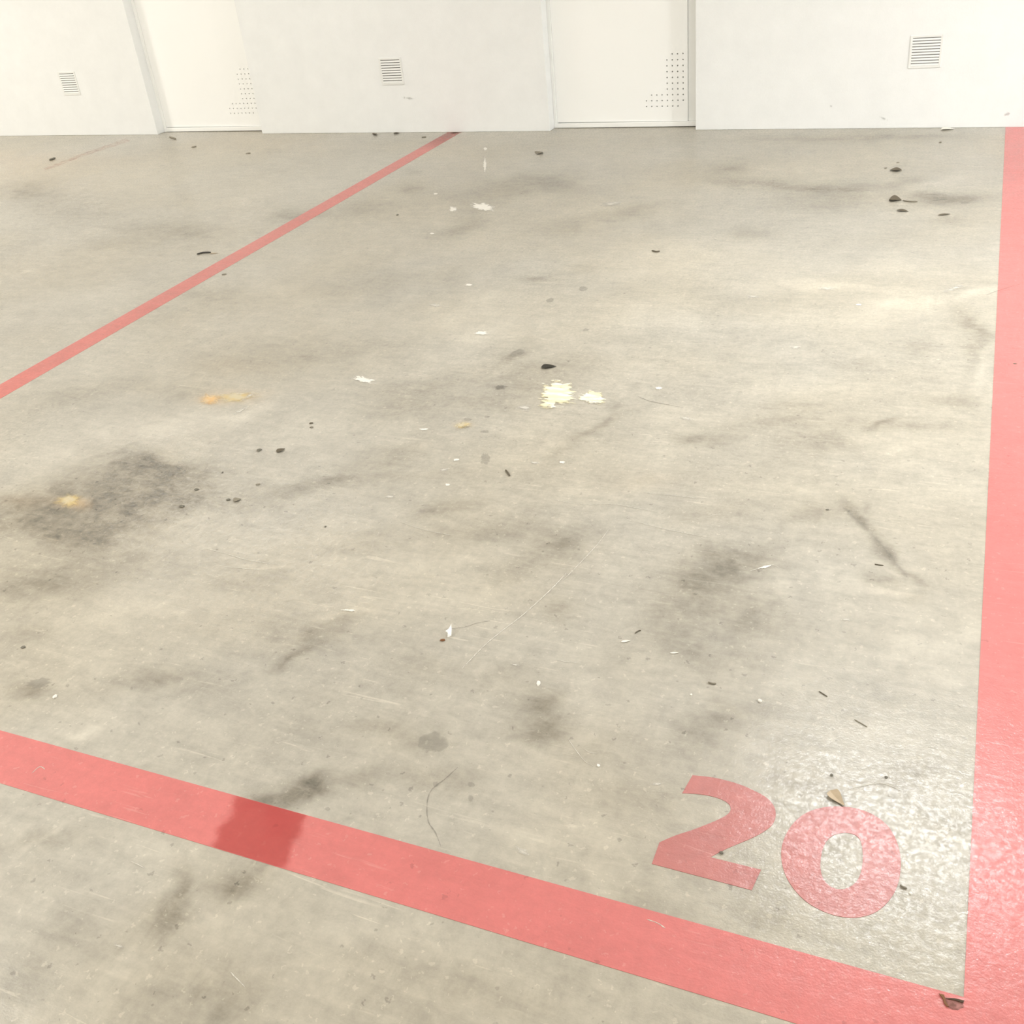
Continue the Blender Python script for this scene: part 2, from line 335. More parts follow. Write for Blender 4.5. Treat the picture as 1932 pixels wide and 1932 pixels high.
LIGHT = [
 (1250,500,150,26,0,.5),(1260,595,130,20,4,.7),(1110,400,70,10,-10,.55),(1110,425,22,8,0,.6),(1330,470,140,22,0,.4),(1500,540,110,12,4,.75),(1570,545,60,8,0,.6),(1720,575,110,16,-4,.9),(1830,550,50,10,-10,1.0),(1600,600,120,18,0,.5),(1650,500,160,24,0,.45),  # the strong ones by the right line paint in the lamp's bright pool
 (1650,300,120,12,0,.3),(1500,318,70,8,0,.45),(1760,350,60,10,-15,.6),(1350,350,30,8,0,.5),(1860,700,12,30,0,.8),(1870,640,10,14,0,.5),
 (1460,740,60,12,0,.5),(1560,730,70,14,0,.45),(1360,795,60,14,0,.45),(1270,780,40,12,0,.4),(1650,845,70,16,0,.4),(1750,830,70,20,0,.3),(1780,920,80,26,0,.35),(1500,930,80,14,0,.35),(1480,970,30,8,0,.35),
 (880,600,80,24,-10,.5),(820,578,24,8,0,.6),(930,560,60,14,0,.35),(600,560,90,16,0,.2),(230,440,90,8,5,.3),(170,560,100,14,0,.3),(120,640,80,16,0,.3),
 (470,775,50,10,-20,.7),(400,790,100,12,-6,.5),(250,820,150,22,-6,.5),(120,860,70,18,0,.4),(300,855,60,5,0,.5),(560,830,60,10,-15,.35),(620,800,60,16,0,.3),(30,920,40,12,0,.4),
 (1040,790,60,20,-30,.45),(1060,840,50,16,-20,.4),(990,760,30,8,0,.5),(960,880,70,12,0,.4),(800,900,60,10,0,.35),(1130,920,90,10,5,.35),(1180,960,90,5,8,.5),(1010,935,60,5,6,.4),
 (225,960,30,10,-30,.6),(300,960,50,6,-25,.55),(345,985,40,6,-25,.5),(240,1160,120,30,-10,.4),(200,1230,110,30,0,.3),(70,1010,30,8,0,.3),(150,1270,60,12,0,.3),
 (470,1075,50,3,3,.8),(600,1140,26,4,0,.6),(640,1160,40,8,0,.5),(560,1200,20,16,0,.6),(670,1160,40,8,10,.6),(530,1260,60,10,0,.3),(880,1120,90,30,-5,.45),(920,1040,40,12,-15,.4),(760,1060,60,20,0,.3),
 (40,1630,60,6,-40,.9),(85,1585,40,5,-40,.9),(125,1400,26,5,-25,.8),(130,1385,60,26,-10,.5),(300,1370,90,20,-10,.4),(410,1360,50,20,-10,.4),(190,1600,60,12,0,.3),(290,1600,60,24,0,.45),(260,1655,40,10,0,.3),
 (1455,1070,16,3,-10,.9),(1425,1075,16,3,0,.6),(1475,1130,26,34,40,.6),(1500,1160,20,20,0,.5),(1660,1130,40,9,5,.9),(1640,1110,26,8,0,.5),(1690,1170,40,20,30,.5),(1840,1180,24,18,0,1.0),(1790,1215,60,18,0,.5),(1700,1225,40,14,0,.6),(1790,1270,50,20,20,.4),(1600,1100,30,30,0,.3),
 (1490,1260,90,40,0,.25),(1720,1380,80,14,0,.35),(1640,1400,50,10,10,.5),(1100,1400,40,16,0,.4),(1090,1340,60,26,0,.3),(980,1600,50,16,20,.7),(960,1490,60,30,0,.4),(1100,1600,50,26,0,.4),(1000,1420,50,26,0,.3),(870,1560,60,16,0,.3),
 (220,1785,30,5,10,.8),(375,1850,16,4,-60,.5),(440,1720,60,26,0,.35),(250,1840,40,30,0,.25),(760,1780,90,30,15,.3),(640,1780,50,30,0,.3),(600,1840,60,26,0,.3),(1150,1690,60,16,15,.5),(540,1640,20,4,0,.6),(330,1885,70,20,0,.3),
 (820,700,40,10,-10,.4),(900,640,60,14,-5,.4),(1150,740,60,16,0,.3),(1230,690,80,20,0,.3),(1200,860,80,20,0,.25),
]
WARM = [(60,325,120,40,0,.10),(150,300,150,16,0,.08),(0,300,60,20,0,.1),(480,270,140,16,0,.08),(395,753,20,7,0,.45),(440,750,48,10,0,.22),(131,944,24,11,0,.45),(1225,900,60,20,0,.06),(50,940,40,16,0,.10),(440,690,60,20,0,.05),(860,800,14,5,0,.18)]

xs = np.concatenate([np.linspace(-14, -8.1, 12), np.arange(-8.0, .62, .0125), np.linspace(.65, 5.6, 12)])
ys = [-5.0, -4, -3, -2, -1, 0, .5, .7]; y = .80
while y < 6.86: ys.append(y); y += .0065 + .0018*(y-.8)
ys = np.array(ys + [6.87, 6.95])
X, Y = np.meshgrid(xs, ys); nx, ny = len(xs), len(ys)
px, py = X.ravel(), Y.ravel()
wx = px + (fbm(px, py, 5, 11)-.5)*.16; wy = py + (fbm(px, py, 5, 31)-.5)*.16   # ragged, not round
def splat(lst, soft=1.0):
    out = np.zeros_like(px)
    for (u, v, a, b, deg, s) in lst:
        c, sn = math.cos(math.radians(deg)), math.sin(math.radians(deg))
        o = at(u, v); A = at(u + a*c*.5, v + a*sn*.5) - at(u - a*c*.5, v - a*sn*.5); B = at(u - b*sn*.5, v + b*c*.5) - at(u + b*sn*.5, v - b*c*.5)
        Mi = np.linalg.inv(np.array([A, B]).T)
        dx, dy = wx - o[0], wy - o[1]
        q = (Mi[0,0]*dx + Mi[0,1]*dy)**2 + (Mi[1,0]*dx + Mi[1,1]*dy)**2
        out += s*np.exp(-q*.9)
    return out
dk = splat(DARK); lt = splat(LIGHT); wm = splat(WARM)
tex = fbm(px, py, 14, 51, 5); dk = np.clip(dk*(.55 + .9*tex), 0, 1.3); lt = np.clip(lt*(.4 + 1.2*fbm(px, py, 18, 71, 5)), 0, 1.2)
me = bpy.data.meshes.new('floor')
verts = np.stack([px, py, np.zeros_like(px)], 1)
i = np.arange((ny-1)*(nx-1)); rr, cc = i // (nx-1), i % (nx-1); a0 = rr*nx + cc
quads = np.stack([a0, a0+1, a0+nx+1, a0+nx], 1)
# the slab's sides and underside
nv = len(verts); cor = [0, nx-1, nx*ny-1, nx*(ny-1)]
low = np.array([[verts[c][0], verts[c][1], -.2] for c in cor])
verts = np.concatenate([verts, low])
me.vertices.add(len(verts)); me.vertices.foreach_set('co', verts.ravel().astype(np.float32))
extra = np.array([[nv, nv+3, nv+2, nv+1]])
qd = np.concatenate([quads, extra]); me.loops.add(qd.size); me.polygons.add(len(qd))
me.loops.foreach_set('vertex_index', qd.ravel().astype(np.int32))
me.polygons.foreach_set('loop_start', (np.arange(len(qd))*4).astype(np.int32))
me.polygons.foreach_set('use_smooth', np.ones(len(qd), bool))
me.update(calc_edges=True)
att = me.attributes.new('wear', 'FLOAT_COLOR', 'POINT')
wv = np.zeros((len(verts), 4), np.float32); wv[:nv,0] = dk; wv[:nv,1] = lt; wv[:nv,2] = np.clip(wm,0,1); wv[:,3] = 1
att.data.foreach_set('color', wv.ravel())
floor = obj('floor', me, M['conc']); tag(floor, 'bare grey concrete parking floor, stained and scuffed', kind='structure')

# ------------------------------------------------------------------ painted markings (parts of the floor)
PT = .0007
def strip(name, x0, x1, y0, y1, m, label, z=PT):
    o = obj(name, bxm(x0, x1, y0, y1, 0.0, z), m, floor); tag(o, label); return o
BX0, BX1 = .148, .270       # right line
NY0, NY1 = .944, 1.066      # near line
strip('painted_line', BX0, BX1, -.6, WY, M['red'], 'red painted line down the right side of the bay')
near = strip('painted_line', -4.4, BX0, NY0, NY1, M['red'], 'red painted line across the near end of the bay')
strip('painted_line', -3.335, -3.229, NY1, WY, M['red_far'], 'narrow faded red painted line left of the bay')
gl = prism([at(82,318), at(86,322), at(160,294), at(246,266), at(238,261), at(150,292)], 0, .0006)
tag(obj('painted_line', gl, M['red_ghost'], floor), 'rubbed-out ghost of a red line in the far left corner')
Z5 = lambda x, y: at(1180 + x*752/1932, 1430 + y*752/1932)
def smooth(pts, n=4, closed=True):
    out = []; L = len(pts)
    for i in range(L):
        p0, p1, p2, p3 = [np.array(pts[(i+k-1) % L], float) for k in range(4)]
        for j in range(n):
            t = j/n; out.append(.5*((2*p1)+(-p0+p2)*t+(2*p0-5*p1+4*p2-p3)*t*t+(-p0+3*p1-3*p2+p3)*t**3))
    return out
def curve_run(pts, n=4):   # open Catmull-Rom run through the points
    q = [pts[0]] + list(pts) + [pts[-1]]; out = []
    for i in range(1, len(q)-2):
        p0, p1, p2, p3 = [np.array(q[i+k-1], float) for k in range(4)]
        for j in range(n):
            t = j/n; out.append(.5*((2*p1)+(-p0+p2)*t+(2*p0-5*p1+4*p2-p3)*t*t+(-p0+3*p1-3*p2+p3)*t**3))
    out.append(np.array(pts[-1], float)); return out
two = curve_run([(325,85),(430,97),(540,125),(620,158),(690,198),(722,240),(728,280),(715,320),(680,352),(620,386),(540,420),(480,446),(412,482)]) \
    + [(657,543),(612,642),(128,514),(165,411)] + curve_run([(168,409),(240,378),(330,348),(420,313),(470,290),(500,270),(510,250),(505,230),(485,212),(450,196),(400,183),(340,175),(275,172)])
d2 = obj('painted_digit', prism([Z5(*p) for p in two], 0, PT), M['red_digit'], floor); tag(d2, 'red painted digit 2 of the bay number 20')
zo = smooth([(1030,236),(1100,242),(1170,262),(1235,298),(1285,348),(1318,415),(1334,490),(1330,570),(1308,645),(1262,710),(1200,755),(1120,775),(1040,770),(960,745),(880,700),(815,635),(772,560),(755,480),(763,410),(795,342),(845,288),(900,257),(965,240)])
zi = smooth([(1050,365),(1085,366),(1118,378),(1140,405),(1150,460),(1147,530),(1128,588),(1090,625),(1040,638),(990,622),(957,582),(945,530),(950,470),(968,415),(1003,378)])
bm = bmesh.new()
def ringloop(pts, z): return [bm.verts.new((*Z5(*p), z)) for p in pts]
to, ti, bo, bi = ringloop(zo, PT), ringloop(zi, PT), ringloop(zo, 0), ringloop(zi, 0)
def sides(a, b):
    for i in range(len(a)): bm.faces.new((a[i], a[(i+1) % len(a)], b[(i+1) % len(a)], b[i]))
sides(to, bo); sides(bi, ti)
es = [bm.edges.get((l[i], l[(i+1) % len(l)])) for l in (to, ti) for i in range(len(l))]
bmesh.ops.triangle_fill(bm, edges=es, use_beauty=True, use_dissolve=False)
bmesh.ops.recalc_face_normals(bm, faces=bm.faces)
d0 = obj('painted_digit', bm, M['red_digit'], floor); tag(d0, 'red painted digit 0 of the bay number 20')
def blob_mesh(pts_world, z, rim=0.0, rings=4):
    """fan of rings with attribute core: 1 at centre, 0 on the rim"""
    c = np.mean(pts_world, 0); n = len(pts_world); V = [(c[0], c[1], z)]; K = [1.0]; Fc = []
    for k in range(1, rings+1):
        for p in pts_world:
            q = c + (np.array(p)-c)*k/rings; V.append((q[0], q[1], z if k < rings else z*.4)); K.append(1-k/rings)
    for i in range(n): Fc.append((0, 1+i, 1+(i+1) % n))
    for k in range(1, rings):
        for i in range(n):
            a, b = 1+(k-1)*n+i, 1+(k-1)*n+(i+1) % n; Fc.append((a, a+n, b+n, b))
    m = bpy.data.meshes.new('film'); m.from_pydata(V, [], Fc)
    at_ = m.attributes.new('core', 'FLOAT', 'POINT'); at_.data.foreach_set('value', np.array(K, np.float32)); return m
# second, darker coat on the near line
P6 = lambda x, y: at(x*700/1932, 1350 + y*700/1932)
oc = [P6(*p) for p in ((1118,480),(1170,455),(1245,440))]
a1, a2 = P6(1245,432), P6(1625,532); 
def clampy(p): return (p[0], min(max(p[1], NY0), NY1))
ov = [clampy(P6(*p)) for p in ((1200,400),(1625,515),(1625,560),(1600,620),(1560,680),(1525,730),(1510,790),(1130,690),(1118,620),(1100,560),(1100,520),(1130,480),(1180,440))]
lt_, lb_, rt_, rb_ = P6(1150,440)[0], P6(1075,640)[0], P6(1665,552)[0], P6(1545,780)[0]
V, K, Fc = [], [], []
for a in range(7):
    for b in range(25):
        f_, t_ = a/6, b/24; e = .006*math.sin(a*2.1)
        V.append((lb_ + (lt_-lb_)*f_ + e + (rb_-lb_ + (rt_-lt_-rb_+lb_)*f_)*t_, NY0 + .0006 + (NY1-NY0-.0012)*f_, PT + .0004)); K.append(min(t_, 1-t_, .25)*4)
for a in range(6):
    for b in range(24): q = a*25+b; Fc.append((q, q+1, q+26, q+25))
mo = bpy.data.meshes.new('second_coat'); mo.from_pydata(V, [], Fc); ka = mo.attributes.new('core', 'FLOAT', 'POINT'); ka.data.foreach_set('value', np.array(K, np.float32))
oo = obj('second_coat', mo, M['over'], near); tag(oo, 'darker red repainted patch')
# broken hollow in the corner where the two red lines meet
c8 = lambda x, y: at(1740 + x*140/1932, 1820 + y*140/1932)
hol = [c8(*p) for p in ((440,790),(600,850),(850,900),(1080,970),(1070,1040),(1110,1130),(1000,1150),(930,1200),(800,1190),(700,1150),(620,1090),(560,1000),(530,900))]
tag(obj('chipped_corner', blob_mesh(hol, .0019), M['hole'], floor), 'brown chipped hollow in the red paint where near and right lines meet')
eg = [c8(*p) for p in ((840,905),(1090,965),(1050,1020),(950,985),(860,955),(700,930),(600,910),(720,900))]
tag(obj('chip_edge', prism(eg, .0019, .003), M['holed'], floor), 'dark broken edge of the chipped corner')
eg = [c8(*p) for p in ((430,780),(560,810),(580,880),(600,980),(690,1120),(640,1120),(560,1020),(530,900))]
tag(obj('chip_edge', prism(eg, .0019, .003), M['brownb'], floor), 'brown broken edge of the chipped corner')

# ------------------------------------------------------------------ deposits and spots on the floor (parts)
def film(name, u, v, a, b, deg, m, label=None, z=.0014, jag=.22, n=30, parent=None, seed=None):
    rs = random.Random(seed if seed is not None else int(u*7+v*13)); c, sn = math.cos(math.radians(deg)), math.sin(math.radians(deg)); P = []
    for i in range(n):
        th = 2*math.pi*i/n; k = 1 + jag*(rs.random()-.5)*2
        ex, ey = a*k*math.cos(th), b*k*math.sin(th); P.append(at(u + ex*c - ey*sn, v + ex*sn + ey*c))
    o = obj(name, blob_mesh(P, z), m, parent or floor)
    if label: tag(o, label)
    return o
film('dried_residue', 1049, 746, 42, 29, -8, M['yellow'], 'larger crusty pale yellow residue near the middle of the floor', .003)
film('dried_residue', 1118, 751, 28, 16, 0, M['yellow'], 'smaller crusty pale yellow residue right of the large one', .0025)
film('dried_residue', 991, 770, 24, 10, 0, M['pale'], 'thin pale residue left of the yellow crust')
film('dried_residue', 874, 803, 22, 7, -6, M['yellow2'], 'small yellowish smear left of the yellow crust')
film('stain', 398, 754, 26, 12, -4, M['orange'], 'orange stain on the left half of the floor')
film('stain', 447, 750, 48, 12, -4, M['yellow2'], 'cream smear beside the orange stain', .0012)
film('stain', 131, 945, 30, 15, 0, M['yellow2'], 'yellow stain inside the dark patch at the left')
film('white_patch', 686, 717, 30, 8, 10, M['white'], 'white splash left of the yellow crust')
film('white_patch', 908, 629, 18, 5, 0, M['white'], 'small white paint patch beyond the yellow crust')
film('white_patch', 911, 391, 30, 10, 8, M['white'], 'white paint patch on the far floor')
film('white_patch', 855, 395, 10, 7, 0, M['white'], 'white fleck left of the far white paint patch')
film('white_patch', 915, 312, 4, 20, 0, M['white'], 'white vertical drip near the far wall')
film('white_patch', 916, 281, 5, 5, 0, M['white'], 'white drop near the far wall')
film('white_patch', 1800, 545, 34, 7, -12, M['pale'], 'painted lamp-lit patch beside the right red line')  # pale film painting the bright floor under the lamp
for (u, v, a, b, dg) in ((820,577,26,7,0),(885,538,12,3,0),(1116,760,8,3,0),(800,810,12,3,0),(838,887,14,4,-8),(862,868,8,3,0),(1010,874,16,4,0),(1060,873,10,3,0),(845,915,7,3,0),(1243,733,9,4,0),
    (1500,656,22,6,0),(1620,575,8,3,0),(1240,1480,18,5,0),(660,1152,18,3,3),(973,1255,14,4,10),(1016,1290,6,8,0),(985,1607,28,9,20),(225,1786,20,5,12),(1760,1410,20,4,0),(822,366,5,2,0),(1130,1445,6,5,0),
    (735,938,18,4,0),(1598,1170,16,4,0),(1560,545,30,6,0),(1445,1070,20,3,-12),(1420,560,20,5,0),(1155,385,40,7,-6),(815,441,6,2,0),(1295,790,26,6,5),(470,748,24,6,-28),(455,775,30,5,-28)):
    film('pale_scuff', u, v, a, b, dg, M['pale'] if b > 3.5 and a > 10 else M['white'], None)
film('stain', 818, 1401, 30, 21, -6, M['grey'], 'round grey spot above the near red line', jag=.05)
film('stain', 72, 1289, 26, 9, -8, M['grey'], 'grey spot near the left edge of the floor', jag=.2)
film('stain', 915, 866, 10, 12, 0, M['grey'], 'small dark grey spot below the yellow crust', jag=.2)
film('stain', 945, 731, 15, 5, -3, M['oil'], 'small dark smudge left of the yellow crust', jag=.2)
film('stain', 975, 667, 20, 6, -24, M['grey'], 'slanting dark smudge above left of the yellow crust')
for (u, v, a, b) in ((882,792,8,3),(919,787,7,2.5),(877,806,9,3),(914,815,10,3),(888,1507,6,9),(889,1480,7,5),(1100,545,9,5),(1038,567,8,5),(1105,623,7,3),(822,1480,7,6),(618,1527,6,4),(1820,383,10,3)):
    film('stain', u, v, a, b, 0, M['grey'], None)
# a tyre scuff and the darker rim of the right line, long scratches and cracks: thin ribbons
def ribbon(name, pts, wid, m, label, z=.0014, close=0):
    W = [at(*p) for p in pts]; W = curve_run(W, 3); V, K, Fc = [], [], []; rs = random.Random(int(pts[0][0]))
    for i, p in enumerate(W):
        d = W[min(i+1, len(W)-1)] - W[max(i-1, 0)]; d = d/np.linalg.norm(d); nrm = np.array([-d[1], d[0]])
        ends = min(i, len(W)-1-i); hw = wid*.5*(.6+.8*rs.random())*(.3 if ends == 0 else 1)
        for s, k in ((-1, .25), (0, .85), (1, .25)):
            q = p + nrm*hw*s; V.append((q[0], q[1], z if s == 0 else z*.6)); K.append(k)
    for i in range(len(W)-1):
        for s in (0, 1): Fc.append((i*3+s, i*3+s+1, i*3+s+4, i*3+s+3))
    mm = bpy.data.meshes.new(name); mm.from_pydata(V, [], Fc)
    a_ = mm.attributes.new('core', 'FLOAT', 'POINT'); a_.data.foreach_set('value', np.array(K, np.float32))
    o = obj(name, mm, m, floor); 
    if label: tag(o, label)
    return o
ribbon('crack', [(864,1448),(840,1470),(815,1490),(806,1515),(808,1550),(822,1572),(832,1598)], .0032, M['crack'], 'fine curved crack running down to the near red line')
ribbon('crack', [(838,1188),(858,1186),(880,1183),(900,1176),(925,1172)], .0035, M['crack'], 'short fine crack right of the paper scrap')
ribbon('crack', [(1203,748),(1225,757),(1250,762),(1290,770)], .005, M['crack'], None)
ribbon('scratch', [(872,1262),(910,1222),(948,1190),(975,1170),(1010,1140),(1040,1112),(1068,1082)], .004, M['scratch'], 'long pale scratch slanting across the middle of the floor')
ribbon('scratch', [(1060,1098),(1095,1062),(1125,1030),(1148,1000)], .003, M['scratch'], 'upper end of the long slanting scratch')
ribbon('scratch', [(1072,1395),(1088,1418),(1105,1438),(1124,1448)], .0022, M['scratch'], 'sharp pale scratch above the digit 2')
ribbon('scratch', [(1098,1410),(1112,1420),(1128,1422)], .0016, M['scratch'], None)
for p in ([(385,1035),(430,1046),(470,1058),(530,1066)],[(425,1070),(460,1073),(500,1076)],[(1040,943),(1100,952),(1160,952),(1240,967)],[(1200,985),(1260,1000),(1340,1015)],[(1215,930),(1260,934),(1330,942)],
          [(1048,1246),(1075,1250),(1090,1252)],[(435,1835),(450,1850),(462,1862)],[(245,1625),(262,1632),(275,1640)],[(1600,1490),(1660,1478),(1700,1492)],[(60,1460),(75,1447),(85,1452)],[(1415,1078),(1440,1070),(1458,1066),(1470,1072)],[(755,985),(800,1000),(850,1010)],[(1220,1735),(1240,1742),(1255,1752)]):
    ribbon('scratch', p, .0028, M['scratch'], None)
for p in ([(1590,958),(1622,985),(1655,1020),(1690,1062),(1712,1090)],):
    ribbon('tyre_scuff', p, .026, M['tyre'], 'dark slanting tyre scuff right of the middle', .0008)
ribbon('scuff_mark', [(1860,557),(1882,549),(1925,536)], .005, M['crack'], 'thin dark mark crossing into the right red line')

# ------------------------------------------------------------------ walls, recesses, doors, grilles
TOP = CEIL; DH = 2.06
RX = [(-5.83, -4.86), (-2.585, -1.615)]
bm = bmesh.new()
cuts = [-13.9, RX[0][0], RX[0][1], RX[1][0], RX[1][1], 5.4]
wall = empty('wall_back', (0, WY, 0)); tag(wall, 'white painted wall with two door recesses across the far end', kind='structure')
for i, (a, b) in enumerate(((cuts[0], cuts[1]), (cuts[2], cuts[3]), (cuts[4], cuts[5]))):
    o = obj('wall_panel', bxm(a, b, 0, .22, 0, TOP, .003), M['wall'], wall)
for a, b in RX:
    obj('lintel', bxm(a, b, 0, .22, DH+.02, TOP), M['wall'], wall)
    obj('recess_back', bxm(a, b, .19, .22, 0, DH+.02), M['void'], wall)
# scuffs on the wall paint
def wall_mark(u, v, a, b, deg, label):
    c, sn = math.cos(math.radians(deg)), math.sin(math.radians(deg)); P = []
    for i in range(16):
        th = 2*math.pi*i/16; ex, ey = a*math.cos(th), b*math.sin(th); P.append(at_wall(u + ex*c - ey*sn, v + ex*sn + ey*c))
    m = blob_mesh(P, 0, rings=3)
    for vtx in m.vertices: vtx.co = (vtx.co.x, -.0012, vtx.co.y)
    o = obj('scuff_mark', m, M['scuffw'], wall)
    if label: tag(o, label)
wall_mark(771, 185, 20, 4, 8, 'grey scuff below the middle grille')
wall_mark(1666, 223, 13, 5, 25, 'grey scuff low on the right wall panel')
wall_mark(1900, 215, 10, 6, -20, 'grey smudge low on the wall near the right red line')
wall_mark(1568, 200, 4, 3, 0, None)

PERF = {0: (4,5,6), 1: (3,4,5,6), 2: (3,4,5,6), 3: (3,4,5,6), 4: (3,4,5,6), 5: (3,4,5,6), 6: (3,4,5,6), 7: (0,1,2,3,4,5,6), 8: (-1,0,1,2,3,4,5,6), 9: (-1,0,1,2,3,4,5)}
def perforated_leaf(x0, x1, y, z0, z1, hx, hz, pitch=.0339, rad=.0046):
    """a door leaf whose lower corner is drilled with rows of small round holes; hx, hz: top right hole"""
    bm = bmesh.new(); th = .042
    holes = {(c, r) for r, cs in PERF.items() for c in cs}
    gx = [x0] + [hx - (6-c)*pitch - pitch/2 for c in range(-1, 8)]; gx = gx[:-1] + [hx + pitch/2, x1]
    gz = [z0] + [hz - r*pitch - pitch/2 for r in range(9, -1, -1)] + [hz + pitch/2, z1]
    vc = {}
    def V(x, yy, z):
        k = (round(x, 5), round(yy, 5), round(z, 5))
        if k not in vc: vc[k] = bm.verts.new(k)
        return vc[k]
    for i in range(len(gx)-1):
        for j in range(len(gz)-1):
            a, b, c, d = gx[i], gx[i+1], gz[j], gz[j+1]
            col, row = i-2, 10-j
            if (col, row) in holes and 1 <= i <= 8 and 1 <= j <= 10:
                cx, cz = (a+b)/2, (c+d)/2
                ring = [V(cx+rad*math.cos(t), y, cz+rad*math.sin(t)) for t in [math.pi/4+k*math.pi/4 for k in range(8)]]
                rin = [V(cx+rad*math.cos(t), y+.012, cz+rad*math.sin(t)) for t in [math.pi/4+k*math.pi/4 for k in range(8)]]
                q = [V(b,y,d), V(a,y,d), V(a,y,c), V(b,y,c)]
                for k in range(4):
                    r0, r1, r2 = ring[2*k], ring[2*k+1], ring[(2*k+2) % 8]
                    bm.faces.new((q[k], r0, r1)); bm.faces.new((q[k], r1, r2, q[(k+1) % 4])) if True else None
                for k in range(8): bm.faces.new((ring[k], rin[k], rin[(k+1) % 8], ring[(k+1) % 8]))
            else: bm.faces.new((V(a,y,c), V(b,y,c), V(b,y,d), V(a,y,d)))
    for (x, ya, yb) in ((x0, y, y+th), (x1, y, y+th)):
        pass
    nb = [bm.verts.new(p) for p in ((x0,y+th,z0),(x1,y+th,z0),(x1,y+th,z1),(x0,y+th,z1))]
    bm.faces.new(nb[::-1])
    fr = [bm.verts.new(p) for p in ((x0,y,z0),(x1,y,z0),(x1,y,z1),(x0,y,z1))]
    for k in range(4): bm.faces.new((fr[k], nb[k], nb[(k+1) % 4], fr[(k+1) % 4]))
    return bm
for k, ((a, b), hx, hz) in enumerate(zip(RX, (-4.937, -1.7165), (.433, .430))):
    d = empty('door_%d' % (k+1), ((a+b)/2, DY, 0))
    tag(d, ['white perforated door in the left recess', 'white perforated door in the right recess'][k], kind='structure')
    cx = (a+b)/2
    # frame: two jambs and a head, a shade in front of the leaf
    fw = .022
    obj('door_jamb', bxm(a-cx, a-cx+fw, -.012, .05, 0, DH, .0015), M['frame'], d)
    rj = (0, .050)[k]
    obj('door_jamb', bxm(b-cx-fw-rj, b-cx, .012, .05, 0, DH, .0015), M['frame'], d)
    obj('door_head', bxm(a-cx+fw, b-cx-fw-rj, -.004, .05, DH-.03, DH+.02, .0015), M['frame'], d)
    lx0, lx1 = a-cx+fw+.001, b-cx-fw-rj-.001
    leaf = obj('door_leaf', perforated_leaf(lx0, lx1, 0, .034, DH-.034, hx-cx, hz), M['door'], d)
    obj('leaf_core', bxm(lx0+.01, lx1-.01, .0125, .020, .05, .6), M['void'], leaf)
    s = obj('door_sill', bxm(a-cx+.004, b-cx-.004, -.014, .04, 0, .028, .002), M['frame'], d)
    s.location.z = .0035; s.rotation_euler = (0, -.0035, 0)
    hd = empty('door_handle', (lx0+.07, -.001, 1.02), leaf)
    # lever handle above the frame of the photograph
    bmh = bmesh.new(); box(bmh, lx0+.05, lx0+.09, -.008, 0, .95, 1.12, .003); box(bmh, lx0+.06, lx0+.18, -.05, -.035, 1.03, 1.05, .004); box(bmh, lx0+.06, lx0+.08, -.05, 0, 1.03, 1.05, .003)
    bpy.data.objects.remove(hd)
    obj('door_handle', bmh, mat_plain('brushed_metal', (.6,.6,.6), .3, .05, 60, .9) if k == 0 else bpy.data.materials['brushed_metal'], leaf)

# wall grilles: frame, dark backing, nine or ten slats
gm = bmesh.new(); GW = .170; OW = .146
def grille(cx, cz, label, n=10, tilt=0.0, first=[None]):
    g = empty('wall_grille', (cx, WY, cz)); g.rotation_euler = (0, tilt, 0)
    tag(g, label, 'vent', 'square white ventilation grilles low on the far wall')
    bm = bmesh.new(); h, o_ = GW/2, OW/2
    box(bm, -h, -o_, -.005, 0, -h, h, .001); box(bm, o_, h, -.005, 0, -h, h, .001)
    box(bm, -o_, o_, -.005, 0, o_, h, .001); box(bm, -o_, o_, -.005, 0, -h, -o_, .001)
    obj('grille_frame', bm, M['grille'], g)
    obj('grille_backing', bxm(-o_, o_, -.0012, -.0002, -o_, o_), M['slot'], g)  # dark plate puts the shade between the blades into colour
    p = OW/n
    for i in range(n):
        z = -o_ + p*i
        bm = bmesh.new()   # a blade that leans out and down, leaving a dark slot above the next
        pr = [(-.0066, z+.0008), (-.0052, z+.0002), (-.0014, z+p*.62), (-.0014, z+p*.70), (-.0022, z+p*.72)]
        L = [bm.verts.new((-o_, q[0], q[1])) for q in pr]; R = [bm.verts.new((o_, q[0], q[1])) for q in pr]
        bm.faces.new(L); bm.faces.new(R[::-1])
        for k in range(len(pr)): bm.faces.new((L[k], R[k], R[(k+1) % len(pr)], L[(k+1) % len(pr)]))
        bmesh.ops.recalc_face_normals(bm, faces=bm.faces)
        obj('slat', bm, M['grille'], g)
grille(-6.563, .390, 'square white ventilation grille left of the left door', 9)
grille(-3.703, .400, 'square white ventilation grille between the two doors', 9)
grille(-.316, .410, 'square white ventilation grille right of the right door, nearest the right red line', 10, -.012)

